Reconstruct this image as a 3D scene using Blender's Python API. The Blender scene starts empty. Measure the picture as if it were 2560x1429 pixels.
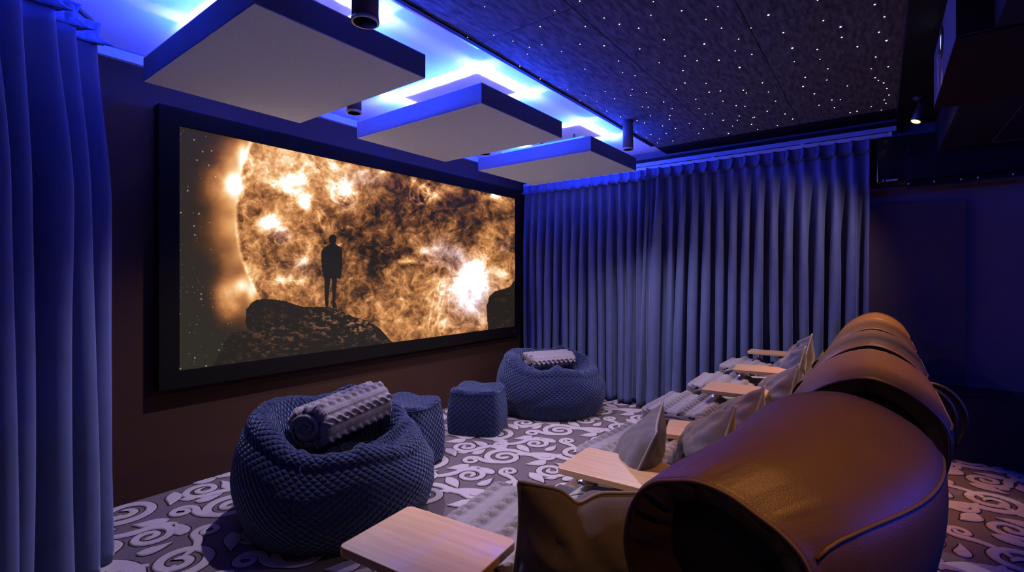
import bpy, math, random
import numpy as np
from mathutils import Vector, Matrix, Euler
PI = math.pi
random.seed(7); rng = np.random.default_rng(11)
scene = bpy.context.scene
COL = scene.collection

# ------------------------------------------------------------------ camera model (metres, x along the screen, y to the screen)
F = 1220.5; YAW = math.radians(37.0715); VY = 694.3; H = 1.35
AX = (math.cos(YAW), math.sin(YAW)); RX = (math.sin(YAW), -math.cos(YAW))
def on_z(px, py, z):
    u = (px-1280)/F; v = -(py-VY)/F; t = (z-H)/v
    return ((AX[0]+u*RX[0])*t, (AX[1]+u*RX[1])*t, z)

# ------------------------------------------------------------------ helpers
def tag(o, label=None, cat=None, group=None, kind=None):
    if label: o['label'] = label
    if cat: o['category'] = cat
    if group: o['group'] = group
    if kind: o['kind'] = kind
    return o
def thing(name, label, cat, loc=(0, 0, 0), rz=0, group=None):
    o = bpy.data.objects.new(name, None); COL.objects.link(o)
    o.location = loc; o.rotation_euler = (0, 0, rz); o.empty_display_size = .05
    return tag(o, label, cat, group)
def link(name, me, mat, parent=None, smooth=True):
    o = bpy.data.objects.new(name, me); COL.objects.link(o)
    if mat:
        for m in (mat if isinstance(mat, (list, tuple)) else [mat]): me.materials.append(m)
    if parent: o.parent = parent
    if smooth: me.polygons.foreach_set('use_smooth', [True]*len(me.polygons))
    return o
class MB:
    """collects shapes into one mesh"""
    def __init__(s): s.v = []; s.f = []; s.m = []; s.sm = []
    def add(s, vs, fs, m=0, sm=False, M=None):
        b = len(s.v)
        s.v += [tuple(M @ Vector(p)) if M else tuple(p) for p in vs]
        s.f += [tuple(b+i for i in f) for f in fs]; s.m += [m]*len(fs); s.sm += [sm]*len(fs); return s
    def box(s, c, d, bev=0, M=None, m=0):
        cx, cy, cz = c; hx, hy, hz = d[0]/2, d[1]/2, d[2]/2
        if bev <= 0:
            vs = [(cx+a*hx, cy+b*hy, cz+e*hz) for e in (-1, 1) for b in (-1, 1) for a in (-1, 1)]
            return s.add(vs, [(0, 2, 3, 1), (4, 5, 7, 6), (0, 1, 5, 4), (2, 6, 7, 3), (0, 4, 6, 2), (1, 3, 7, 5)], m, False, M)
        return s.rbox(c, d, bev, bev, 3, M, m)
    def rbox(s, c, d, rxy, rz, n=4, M=None, m=0):
        """box with rounded vertical corners (rxy) and rounded top / bottom edges (rz)"""
        cx, cy, cz = c; hx, hy, hz = d[0]/2, d[1]/2, d[2]/2
        prof = [(rz*(1-math.sin(a)), hz-rz*(1-math.cos(a))) for a in [PI/2*i/n for i in range(n+1)]]  # inset, z
        prof = [(i, z) for i, z in prof]
        rows = [(i, -z) for i, z in reversed([(rz*(1-math.cos(a)), hz-rz*(1-math.sin(a))) for a in [PI/2*i/n for i in range(n+1)]])]
        rows += [(i, z) for i, z in [(rz*(1-math.cos(a)), hz-rz*(1-math.sin(a))) for a in [PI/2*i/n for i in range(n+1)]]]
        vs = []; N = 4*(n+1)
        for ins, z in rows:
            for q, (sx, sy) in enumerate(((1, 1), (-1, 1), (-1, -1), (1, -1))):
                r = max(rxy-ins, .0005) if rxy > 0 else .0005
                for k in range(n+1):
                    a = q*PI/2+PI/2*k/n
                    vs.append((cx+sx*(hx-ins-r)+r*math.cos(a), cy+sy*(hy-ins-r)+r*math.sin(a), cz+z))
        fs = []
        for j in range(len(rows)-1):
            for k in range(N):
                k2 = (k+1) % N; fs.append((j*N+k, j*N+k2, (j+1)*N+k2, (j+1)*N+k))
        fs.append(tuple(reversed(range(N)))); fs.append(tuple((len(rows)-1)*N+k for k in range(N)))
        return s.add(vs, fs, m, False, M)
    def lathe(s, prof, n=32, M=None, m=0, sm=True):
        vs = []; fs = []
        for r, z in prof:
            for k in range(n): a = 2*PI*k/n; vs.append((r*math.cos(a), r*math.sin(a), z))
        for j in range(len(prof)-1):
            for k in range(n):
                k2 = (k+1) % n; fs.append((j*n+k, j*n+k2, (j+1)*n+k2, (j+1)*n+k))
        if prof[0][0] > 1e-5: fs.append(tuple(reversed(range(n))))
        if prof[-1][0] > 1e-5: fs.append(tuple((len(prof)-1)*n+k for k in range(n)))
        return s.add(vs, fs, m, sm, M)
    def tube(s, pts, r, n=8, closed=False, m=0, M=None):
        pts = [Vector(p) for p in pts]; L = len(pts); vs = []; fs = []; up = Vector((0, 0, 1)); prev = None
        for i, p in enumerate(pts):
            t = (pts[(i+1) % L]-pts[i-1]) if closed else (pts[min(i+1, L-1)]-pts[max(i-1, 0)])
            t.normalize()
            a = prev if prev is not None else (up if abs(t.z) < .9 else Vector((1, 0, 0)))
            b = t.cross(a); b.normalize(); a = b.cross(t); prev = a
            for k in range(n):
                an = 2*PI*k/n; vs.append(p+a*(r*math.cos(an))+b*(r*math.sin(an)))
        for i in range(L if closed else L-1):
            i2 = (i+1) % L
            for k in range(n):
                k2 = (k+1) % n; fs.append((i*n+k, i*n+k2, i2*n+k2, i2*n+k))
        if not closed: fs.append(tuple(reversed(range(n)))); fs.append(tuple((L-1)*n+k for k in range(n)))
        return s.add(vs, fs, m, True, M)
    def poly(s, pts, h, M=None, m=0):
        """prism of a polygon in xy, height h"""
        n = len(pts)
        vs = [(x, y, 0) for x, y in pts]+[(x, y, h) for x, y in pts]
        fs = [tuple(reversed(range(n))), tuple(range(n, 2*n))]+[(i, (i+1) % n, n+(i+1) % n, n+i) for i in range(n)]
        return s.add(vs, fs, m, False, M)
    def build(s, name, mat, parent=None):
        me = bpy.data.meshes.new(name); me.from_pydata(s.v, [], s.f); me.update()
        o = link(name, me, mat, parent, False)
        me.polygons.foreach_set('material_index', s.m); me.polygons.foreach_set('use_smooth', s.sm)
        return o
def grid(name, P, mat, parent=None, cu=False, cv=False, uv=None, caps=False):
    """P: array (nv, nu, 3). cu closes along u"""
    nv, nu = P.shape[:2]; idx = np.arange(nv*nu).reshape(nv, nu)
    iu = np.concatenate([idx, idx[:, :1]], 1) if cu else idx
    if cv: iu = np.concatenate([iu, iu[:1]], 0)
    fs = np.stack([iu[:-1, :-1], iu[:-1, 1:], iu[1:, 1:], iu[1:, :-1]], -1).reshape(-1, 4)
    me = bpy.data.meshes.new(name)
    faces = fs.tolist()
    if caps: faces += [idx[0][::-1].tolist(), idx[-1].tolist()]
    me.from_pydata(P.reshape(-1, 3).tolist(), [], faces); me.update()
    if uv is not None:
        U = np.concatenate([uv, uv[:, -1:]+(uv[:, -1:]-uv[:, -2:-1])], 1) if cu else uv
        if cv: U = np.concatenate([U, U[-1:]], 0)
        lay = me.uv_layers.new(name='UVMap')
        q = np.stack([U[:-1, :-1], U[:-1, 1:], U[1:, 1:], U[1:, :-1]], 2).reshape(-1, 2)
        full = np.zeros((len(me.loops), 2), np.float32); full[:len(q)] = q
        lay.data.foreach_set('uv', full.ravel())
    return link(name, me, mat, parent, True)
def copy_tree(o, parent=None):
    c = o.copy(); COL.objects.link(c); c.parent = parent
    for ch in list(o.children):
        copy_tree(ch, c)
    return c
# value noise
_perm = rng.random((256, 256))
def vnoise(x, y):
    x = np.asarray(x, float); y = np.asarray(y, float)
    xi = np.floor(x).astype(int); yi = np.floor(y).astype(int); fx = x-xi; fy = y-yi
    fx = fx*fx*(3-2*fx); fy = fy*fy*(3-2*fy)
    g = lambda a, b: _perm[a % 256, b % 256]
    return (g(xi, yi)*(1-fx)+g(xi+1, yi)*fx)*(1-fy)+(g(xi, yi+1)*(1-fx)+g(xi+1, yi+1)*fx)*fy
def fbm(x, y, o=5, g=.5):
    s = 0; a = 1; t = 0
    for i in range(o): s = s+a*vnoise(x*2**i+17.3*i, y*2**i+9.1*i); t += a; a *= g
    return s/t
def sstep(a, b, x): t = np.clip((x-a)/(b-a), 0, 1); return t*t*(3-2*t)

# ------------------------------------------------------------------ materials
def new_mat(name):
    m = bpy.data.materials.new(name); m.use_nodes = True
    nt = m.node_tree; return m, nt, nt.nodes['Principled BSDF']
def pbr(name, col, rough=.6, metal=0, spec=.5, sheen=0, sheen_col=(1, 1, 1), bump=0, bscale=200, noise=None, coat=0, sheen_r=.4):
    m, nt, b = new_mat(name)
    b.inputs['Base Color'].default_value = (*col, 1); b.inputs['Roughness'].default_value = rough
    b.inputs['Metallic'].default_value = metal; b.inputs['Specular IOR Level'].default_value = spec
    if sheen: b.inputs['Sheen Weight'].default_value = sheen; b.inputs['Sheen Tint'].default_value = (*sheen_col, 1); b.inputs['Sheen Roughness'].default_value = sheen_r
    if coat: b.inputs['Coat Weight'].default_value = coat; b.inputs['Coat Roughness'].default_value = .05
    tc = nt.nodes.new('ShaderNodeTexCoord')
    if noise:   # (scale, strength)
        n = nt.nodes.new('ShaderNodeTexNoise'); n.inputs['Scale'].default_value = noise[0]; n.inputs['Detail'].default_value = 5
        nt.links.new(tc.outputs['Object'], n.inputs['Vector'])
        r = nt.nodes.new('ShaderNodeMix'); r.data_type = 'RGBA'
        r.inputs[6].default_value = (*[c*(1-noise[1]) for c in col], 1); r.inputs[7].default_value = (*[min(1, c*(1+noise[1])) for c in col], 1)
        nt.links.new(n.outputs['Fac'], r.inputs[0]); nt.links.new(r.outputs[2], b.inputs['Base Color'])
    if bump:
        n = nt.nodes.new('ShaderNodeTexNoise'); n.inputs['Scale'].default_value = bscale; n.inputs['Detail'].default_value = 3
        nt.links.new(tc.outputs['Object'], n.inputs['Vector'])
        bp = nt.nodes.new('ShaderNodeBump'); bp.inputs['Strength'].default_value = bump; bp.inputs['Distance'].default_value = .004
        nt.links.new(n.outputs['Fac'], bp.inputs['Height']); nt.links.new(bp.outputs['Normal'], b.inputs['Normal'])
    return m
def emis(name, col, s):
    m, nt, b = new_mat(name)
    b.inputs['Base Color'].default_value = (*[c*.5 for c in col], 1)
    b.inputs['Emission Color'].default_value = (*col, 1); b.inputs['Emission Strength'].default_value = s
    return m
def math_node(nt, op, a, b=None):
    n = nt.nodes.new('ShaderNodeMath'); n.operation = op
    for i, x in enumerate((a, b)):
        if x is None: continue
        if isinstance(x, (int, float)): n.inputs[i].default_value = x
        else: nt.links.new(x, n.inputs[i])
    return n.outputs[0]
def quilt_mat(name, col, su=1, dist=.012):
    """quilted velvet: puffed diamonds from the UV map"""
    m, nt, b = new_mat(name)
    b.inputs['Base Color'].default_value = (*col, 1); b.inputs['Roughness'].default_value = .75
    b.inputs['Specular IOR Level'].default_value = .2
    b.inputs['Sheen Weight'].default_value = .5; b.inputs['Sheen Tint'].default_value = (.5, .65, 1, 1); b.inputs['Sheen Roughness'].default_value = .35
    uv = nt.nodes.new('ShaderNodeUVMap'); sp = nt.nodes.new('ShaderNodeSeparateXYZ'); nt.links.new(uv.outputs[0], sp.inputs[0])
    U, V = sp.outputs[0], sp.outputs[1]
    ku = PI/.062*su; kv = PI/.05*su
    a = math_node(nt, 'ADD', math_node(nt, 'MULTIPLY', U, ku), math_node(nt, 'MULTIPLY', V, kv))
    c = math_node(nt, 'SUBTRACT', math_node(nt, 'MULTIPLY', U, ku), math_node(nt, 'MULTIPLY', V, kv))
    h = math_node(nt, 'MULTIPLY', math_node(nt, 'ABSOLUTE', math_node(nt, 'SINE', a)), math_node(nt, 'ABSOLUTE', math_node(nt, 'SINE', c)))
    h = math_node(nt, 'POWER', h, .45)
    bp = nt.nodes.new('ShaderNodeBump'); bp.inputs['Strength'].default_value = .9; bp.inputs['Distance'].default_value = dist
    nt.links.new(h, bp.inputs['Height']); nt.links.new(bp.outputs['Normal'], b.inputs['Normal'])
    return m
def wood_mat(name, c1, c2):
    m, nt, b = new_mat(name)
    tc = nt.nodes.new('ShaderNodeTexCoord'); mp = nt.nodes.new('ShaderNodeMapping'); mp.inputs['Scale'].default_value = (60, 3, 60)
    n = nt.nodes.new('ShaderNodeTexNoise'); n.inputs['Scale'].default_value = 1; n.inputs['Detail'].default_value = 6
    nt.links.new(tc.outputs['Object'], mp.inputs[0]); nt.links.new(mp.outputs[0], n.inputs['Vector'])
    cr = nt.nodes.new('ShaderNodeValToRGB'); cr.color_ramp.elements[0].position = .35; cr.color_ramp.elements[1].position = .65
    cr.color_ramp.elements[0].color = (*c1, 1); cr.color_ramp.elements[1].color = (*c2, 1)
    nt.links.new(n.outputs['Fac'], cr.inputs[0]); nt.links.new(cr.outputs[0], b.inputs['Base Color'])
    b.inputs['Roughness'].default_value = .32; b.inputs['Coat Weight'].default_value = .4
    return m
def leather_mat(name, col, rough=.45):
    m, nt, b = new_mat(name)
    b.inputs['Roughness'].default_value = rough; b.inputs['Specular IOR Level'].default_value = .45
    tc = nt.nodes.new('ShaderNodeTexCoord')
    n = nt.nodes.new('ShaderNodeTexNoise'); n.inputs['Scale'].default_value = 7; n.inputs['Detail'].default_value = 4
    nt.links.new(tc.outputs['Object'], n.inputs['Vector'])
    mx = nt.nodes.new('ShaderNodeMix'); mx.data_type = 'RGBA'
    mx.inputs[6].default_value = (*[c*.8 for c in col], 1); mx.inputs[7].default_value = (*[c*1.2 for c in col], 1)
    nt.links.new(n.outputs['Fac'], mx.inputs[0]); nt.links.new(mx.outputs[2], b.inputs['Base Color'])
    v = nt.nodes.new('ShaderNodeTexVoronoi'); v.feature = 'DISTANCE_TO_EDGE'; v.inputs['Scale'].default_value = 260
    nt.links.new(tc.outputs['Object'], v.inputs['Vector'])
    bp = nt.nodes.new('ShaderNodeBump'); bp.inputs['Strength'].default_value = .25; bp.inputs['Distance'].default_value = .002
    nt.links.new(v.outputs['Distance'], bp.inputs['Height']); nt.links.new(bp.outputs['Normal'], b.inputs['Normal'])
    return m
def knit_mat(name, col):
    m, nt, b = new_mat(name)
    b.inputs['Base Color'].default_value = (*col, 1); b.inputs['Roughness'].default_value = .9; b.inputs['Specular IOR Level'].default_value = .1
    b.inputs['Sheen Weight'].default_value = .1
    uv = nt.nodes.new('ShaderNodeUVMap'); sp = nt.nodes.new('ShaderNodeSeparateXYZ'); nt.links.new(uv.outputs[0], sp.inputs[0])
    a = math_node(nt, 'SINE', math_node(nt, 'MULTIPLY', sp.outputs[0], 900)); c = math_node(nt, 'SINE', math_node(nt, 'MULTIPLY', sp.outputs[1], 700))
    h = math_node(nt, 'MULTIPLY', a, c)
    bp = nt.nodes.new('ShaderNodeBump'); bp.inputs['Strength'].default_value = .35; bp.inputs['Distance'].default_value = .002
    nt.links.new(h, bp.inputs['Height']); nt.links.new(bp.outputs['Normal'], b.inputs['Normal'])
    return m

M_wall = pbr('wall_paint_dark', (.042, .016, .008), .8, spec=.25, noise=(3, .15))
M_wallr = pbr('wall_paint_plum', (.16, .105, .115), .75, spec=.3, noise=(2, .1))
M_dado = pbr('dado_paint', (.035, .027, .03), .75, spec=.25)
M_ceil = pbr('ceiling_white', (.8, .8, .82), .85, spec=.2)
M_black = pbr('black_paint', (.008, .007, .008), .7, spec=.2)
M_bulk = pbr('bulkhead_paint', (.018, .015, .022), .6, spec=.3)
M_trim = pbr('white_trim', (.6, .58, .6), .5)
M_panelfab = pbr('grey_acoustic_fabric', (.76, .87, .96), .9, spec=.1, noise=(90, .14), bump=.3, bscale=420)
M_paneledge = pbr('shaded_panel_side', (.16, .17, .22), .85, spec=.15)  # darker than the face: shade of the sides put into the colour
M_led = emis('blue_led', (.009, .046, 1), 560)
M_ledw = emis('added_white_led', (1, .84, 1), 190)  # added white source, whitens the core of the blue glow
M_alu = pbr('aluminium', (.6, .57, .55), .35, metal=1)
M_velvet = pbr('blue_velvet', (.095, .12, .25), .75, spec=.15, sheen=.5, sheen_col=(.65, .7, 1), noise=(9, .18), sheen_r=.35)
M_velvet_head = pbr('blue_velvet_header', (.09, .115, .24), .75, spec=.15, sheen=.4, sheen_col=(.6, .7, 1))
M_quilt = quilt_mat('quilted_blue_velvet', (.009, .015, .06), 1.3)
M_quilt_s = quilt_mat('quilted_blue_velvet_small', (.009, .015, .06), 1.2)
M_knit = knit_mat('grey_cable_knit', (.25, .22, .245))
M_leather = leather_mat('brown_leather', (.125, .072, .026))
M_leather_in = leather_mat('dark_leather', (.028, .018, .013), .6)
M_leather_arm = leather_mat('pale_lit_leather', (.24, .25, .235), .5)  # same leather as the seats, lavender light put into its paler colour
M_pipe = pbr('piping', (.15, .10, .07), .6)
M_thread = pbr('stitching', (.35, .27, .2), .7)
M_wood = wood_mat('oak_veneer', (.50, .29, .14), (.58, .36, .19))
M_chrome = pbr('chrome', (.75, .75, .75), .12, metal=1)
M_cush = pbr('taupe_cushion', (.12, .105, .12), 1, spec=.0, sheen=.3, bump=.5, bscale=650, noise=(14, .2))
M_cushb = pbr('blue_cushion', (.065, .068, .115), .9, spec=.05, sheen=.3, bump=.35, bscale=300, noise=(14, .2))
M_cushp = pbr('cushion_piping', (.22, .19, .19), .8)
M_frame = pbr('velvet_screen_frame', (.006, .005, .003), .9, spec=.1)
M_spotblk = pbr('black_lamp_metal', (.03, .028, .03), .4, spec=.5)
M_down = pbr('downlight_housing', (.13, .13, .16), .35, spec=.5)
M_gloss = pbr('glossy_black_plastic', (.012, .01, .014), .08, spec=.6)
M_ring = pbr('trim_ring', (.75, .74, .72), .3)
M_star = emis('fibre_star', (1, .95, .88), 3)
M_star_o = emis('fibre_star_amber', (1, .55, .25), 5)
M_cable = pbr('cable_rubber', (.015, .013, .015), .5)

# ------------------------------------------------------------------ room shell
XW = 5.10; YS = 3.60; XL = -1.0; YB = -3.0; ZC = 2.70; ZS = 2.66
def struct(name, mb, mat): o = mb.build(name, mat); o['kind'] = 'structure'; return o
def wbox(name, x0, x1, y0, y1, z0, z1, mat, m=None):
    return struct(name, MB().box(((x0+x1)/2, (y0+y1)/2, (z0+z1)/2), (x1-x0, y1-y0, z1-z0)), mat)
wbox('wall_front', XL-.1, XW+.1, YS, YS+.1, 0, ZC, M_wall)
wbox('wall_right', XW, XW+.1, YB, YS, 0, ZC, M_wallr)
wbox('wall_left', XL-.1, XL, YB, YS, 0, ZC, M_wall)
wbox('wall_back', XL-.1, XW+.1, YB-.1, YB, 0, ZC, M_wall)
wbox('ceiling', XL-.1, XW+.1, YB-.1, YS+.1, ZC, ZC+.1, M_ceil)
# cornice along screen wall and over the curtain wall
wbox('trim_1', XL, XW, YS-.035, YS, 2.635, 2.69, M_trim)
# black ceiling border between star panels and curtain wall, and black beam to the right of the star panels
wbox('trim_2', 4.80, XW, -.10, 1.80, ZS-.005, ZC, M_black)
wbox('trim_3', XL, XW, -.345, -.10, 2.585, ZC, M_black)
wbox('trim_4', XW-.10, XW, -.10, YS-.04, 2.535, 2.575, M_trim)
wbox('trim_5', XW-.06, XW, -.10, YS-.04, 2.575, 2.62, M_black)
# low projecting dado along the right wall beside the seats
wbox('baseboard_right', 4.855, XW, YB, .04, 0, .49, M_dado)
wbox('trim_6', 4.845, XW, YB, .045, .49, .515, M_dado)
# dropped bulkhead carrying projector box
wbox('trim_7', XL, XW, YB, -.345, 2.30, ZC, M_bulk)

# ---- carpet: base plane plus raised scrolls in the same mesh
def scroll_tile():
    """list of ribbons (centre polyline, widths) for one repeat, in units of the tile"""
    R = []
    def scroll(cx, cy, r0, turns, a0, hand, w, R2, phi, bud=True, n=52):
        """curl wound inwards from angle a0, with a stem running off backwards on the opposite curve"""
        pts = []; ws = []
        for i in range(n):
            t = i/(n-1); r = r0*(1-t)**.82+.010; a = a0+hand*turns*2*PI*t
            pts.append((cx+r*math.cos(a), cy+r*math.sin(a))); ws.append(w*(1-.38*t))
        for k, f in ((1, 2.1), (2, 1.9), (3, 1.6), (4, 1.25)): ws[-k] *= f
        tx, ty = pts[1][0]-pts[0][0], pts[1][1]-pts[0][1]; l = math.hypot(tx, ty); tx /= l; ty /= l
        nx, ny = (-ty, tx) if hand < 0 else (ty, -tx)          # centre of the counter-curve, outside the curl
        ox, oy = pts[0][0]+nx*R2, pts[0][1]+ny*R2; a1 = math.atan2(-ny, -nx); pre = []; pw = []; m = 24
        for i in range(m, 0, -1):
            a = a1+hand*phi*i/m; pre.append((ox+R2*math.cos(a), oy+R2*math.sin(a))); pw.append(w*(.35+.85*(1-i/m)**.5))
        R.append((pre+pts, pw+ws))
        if bud:     # leaf growing out of the ring
            b = a0+hand*.9; p = (cx+r0*.9*math.cos(b), cy+r0*.9*math.sin(b))
            leaf(p, (cx+r0*1.35*math.cos(b+.1*hand), cy+r0*1.35*math.sin(b+.1*hand)), (cx+r0*1.5*math.cos(b+.55*hand), cy+r0*1.5*math.sin(b+.55*hand)), r0*.42)
    def leaf(p0, p1, p2, w, n=16):
        pts = []; ws = []
        for i in range(n):
            t = i/(n-1); pts.append(((1-t)**2*p0[0]+2*t*(1-t)*p1[0]+t*t*p2[0], (1-t)**2*p0[1]+2*t*(1-t)*p1[1]+t*t*p2[1]))
            ws.append(1.25*w*max(.05, math.sin(PI*t**.75)**1.1))
        R.append((pts, ws))
    scroll(.25, .27, .185, 1.75, -.3, 1, .060, .34, 1.25)
    scroll(.75, .77, .185, 1.75, PI-.3, 1, .060, .34, 1.25)
    scroll(.74, .24, .125, 1.55, 1.7, -1, .050, .24, 1.35)
    scroll(.24, .74, .125, 1.55, 1.7+PI, -1, .050, .24, 1.35)
    scroll(.50, .955, .075, 1.35, 2.6, 1, .044, .18, 1.5, False)
    scroll(.0, .455, .075, 1.35, 2.6+PI, 1, .044, .18, 1.5, False)
    scroll(.50, .52, .070, 1.3, .2, -1, .042, .20, 1.3, False)
    scroll(.0, .02, .070, 1.3, .2+PI, -1, .042, .20, 1.3, False)
    leaf((.90, .40), (.80, .42), (.72, .50), .085); leaf((.40, .90), (.30, .92), (.22, 1.0), .085)
    leaf((.58, .36), (.56, .26), (.48, .14), .075); leaf((.08, .86), (.06, .76), (-.02, .64), .075)
    leaf((.86, .10), (.92, .16), (.90, .30), .07); leaf((.36, .60), (.42, .66), (.40, .80), .07)
    leaf((.62, .06), (.68, .02), (.80, .04), .06); leaf((.12, .56), (.18, .52), (.30, .54), .06)
    return R
def build_floor():
    T = .80; V = []; Fc = []; Mi = []
    ribbons = scroll_tile(); nv = 0
    base = [(XL-.1, YB-.1, 0), (XW+.1, YB-.1, 0), (XW+.1, YS+.1, 0), (XL-.1, YS+.1, 0)]
    V.append(np.array(base)); Fc.append([[0, 1, 2, 3]]); Mi.append([0]); nv = 4
    tv = []; tf = []; tm = []; b = 0
    for pts, ws in ribbons:
        P = np.array(pts)*T; W = np.array(ws)*T*.54; n = len(P)
        Tn = np.gradient(P, axis=0); Tn /= np.linalg.norm(Tn, axis=1)[:, None]+1e-9; N = np.stack([-Tn[:, 1], Tn[:, 0]], 1)
        def strip(offs, zs, mat):
            nonlocal b
            k = len(offs)
            rows = np.stack([np.concatenate([P+N*o[:, None], (z+np.linspace(0, 5e-4, n))[:, None]], 1) for o, z in zip(offs, zs)], 1)  # n,k,3
            tv.append(rows.reshape(-1, 3)); idx = b+np.arange(n*k).reshape(n, k)
            f = np.stack([idx[:-1, :-1], idx[1:, :-1], idx[1:, 1:], idx[:-1, 1:]], -1).reshape(-1, 4)
            tf.append(f); tm.append(np.full(len(f), mat)); b += n*k
        ez = 3e-5*len(tv)
        strip([-(W+.009), W+.009], [.0012+ez, .0012+ez], 2)  # dark band painting the shadow round each raised scroll
        strip([-(W+.002), -W*.86, W*.86, W+.002], [.0012+ez, .006+ez, .006+ez, .0012+ez], 1)
    tv = np.concatenate(tv); tf = np.concatenate(tf); tm = np.concatenate(tm)
    for i in range(-1, 8):
        for j in range(-3, 6):
            ox = -.5+i*T; oy = -.35+j*T
            if ox > XW-.1 or ox+T < .2 or oy > YS or oy+T < -1.7: continue
            q = tv+np.array([ox, oy, ((i*7+j*3) % 11)*1.7e-5]); q[:, 0] = np.clip(q[:, 0], XL-.05, XW+.05); q[:, 1] = np.minimum(q[:, 1], YS+.05)
            V.append(q); Fc.append((tf+nv).tolist()); Mi.append(tm); nv += len(tv)
    me = bpy.data.meshes.new('floor'); me.from_pydata(np.concatenate(V).tolist(), [], [f for F_ in Fc for f in F_]); me.update()
    mb = pbr('carpet_ground', (.14, .11, .115), .95, spec=.05, noise=(160, .35), bump=.5, bscale=500)
    mp = pbr('carpet_scroll_pile', (.44, .385, .415), .95, spec=.05, noise=(160, .22), bump=.5, bscale=500)
    mo = pbr('carpet_scroll_shadow', (.028, .021, .023), .95, spec=.05, noise=(160, .3))
    o = link('floor', me, [mb, mp, mo], None, False)
    me.polygons.foreach_set('material_index', np.concatenate([np.asarray(m) for m in Mi]).astype(int))
    o['kind'] = 'structure'
build_floor()

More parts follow.
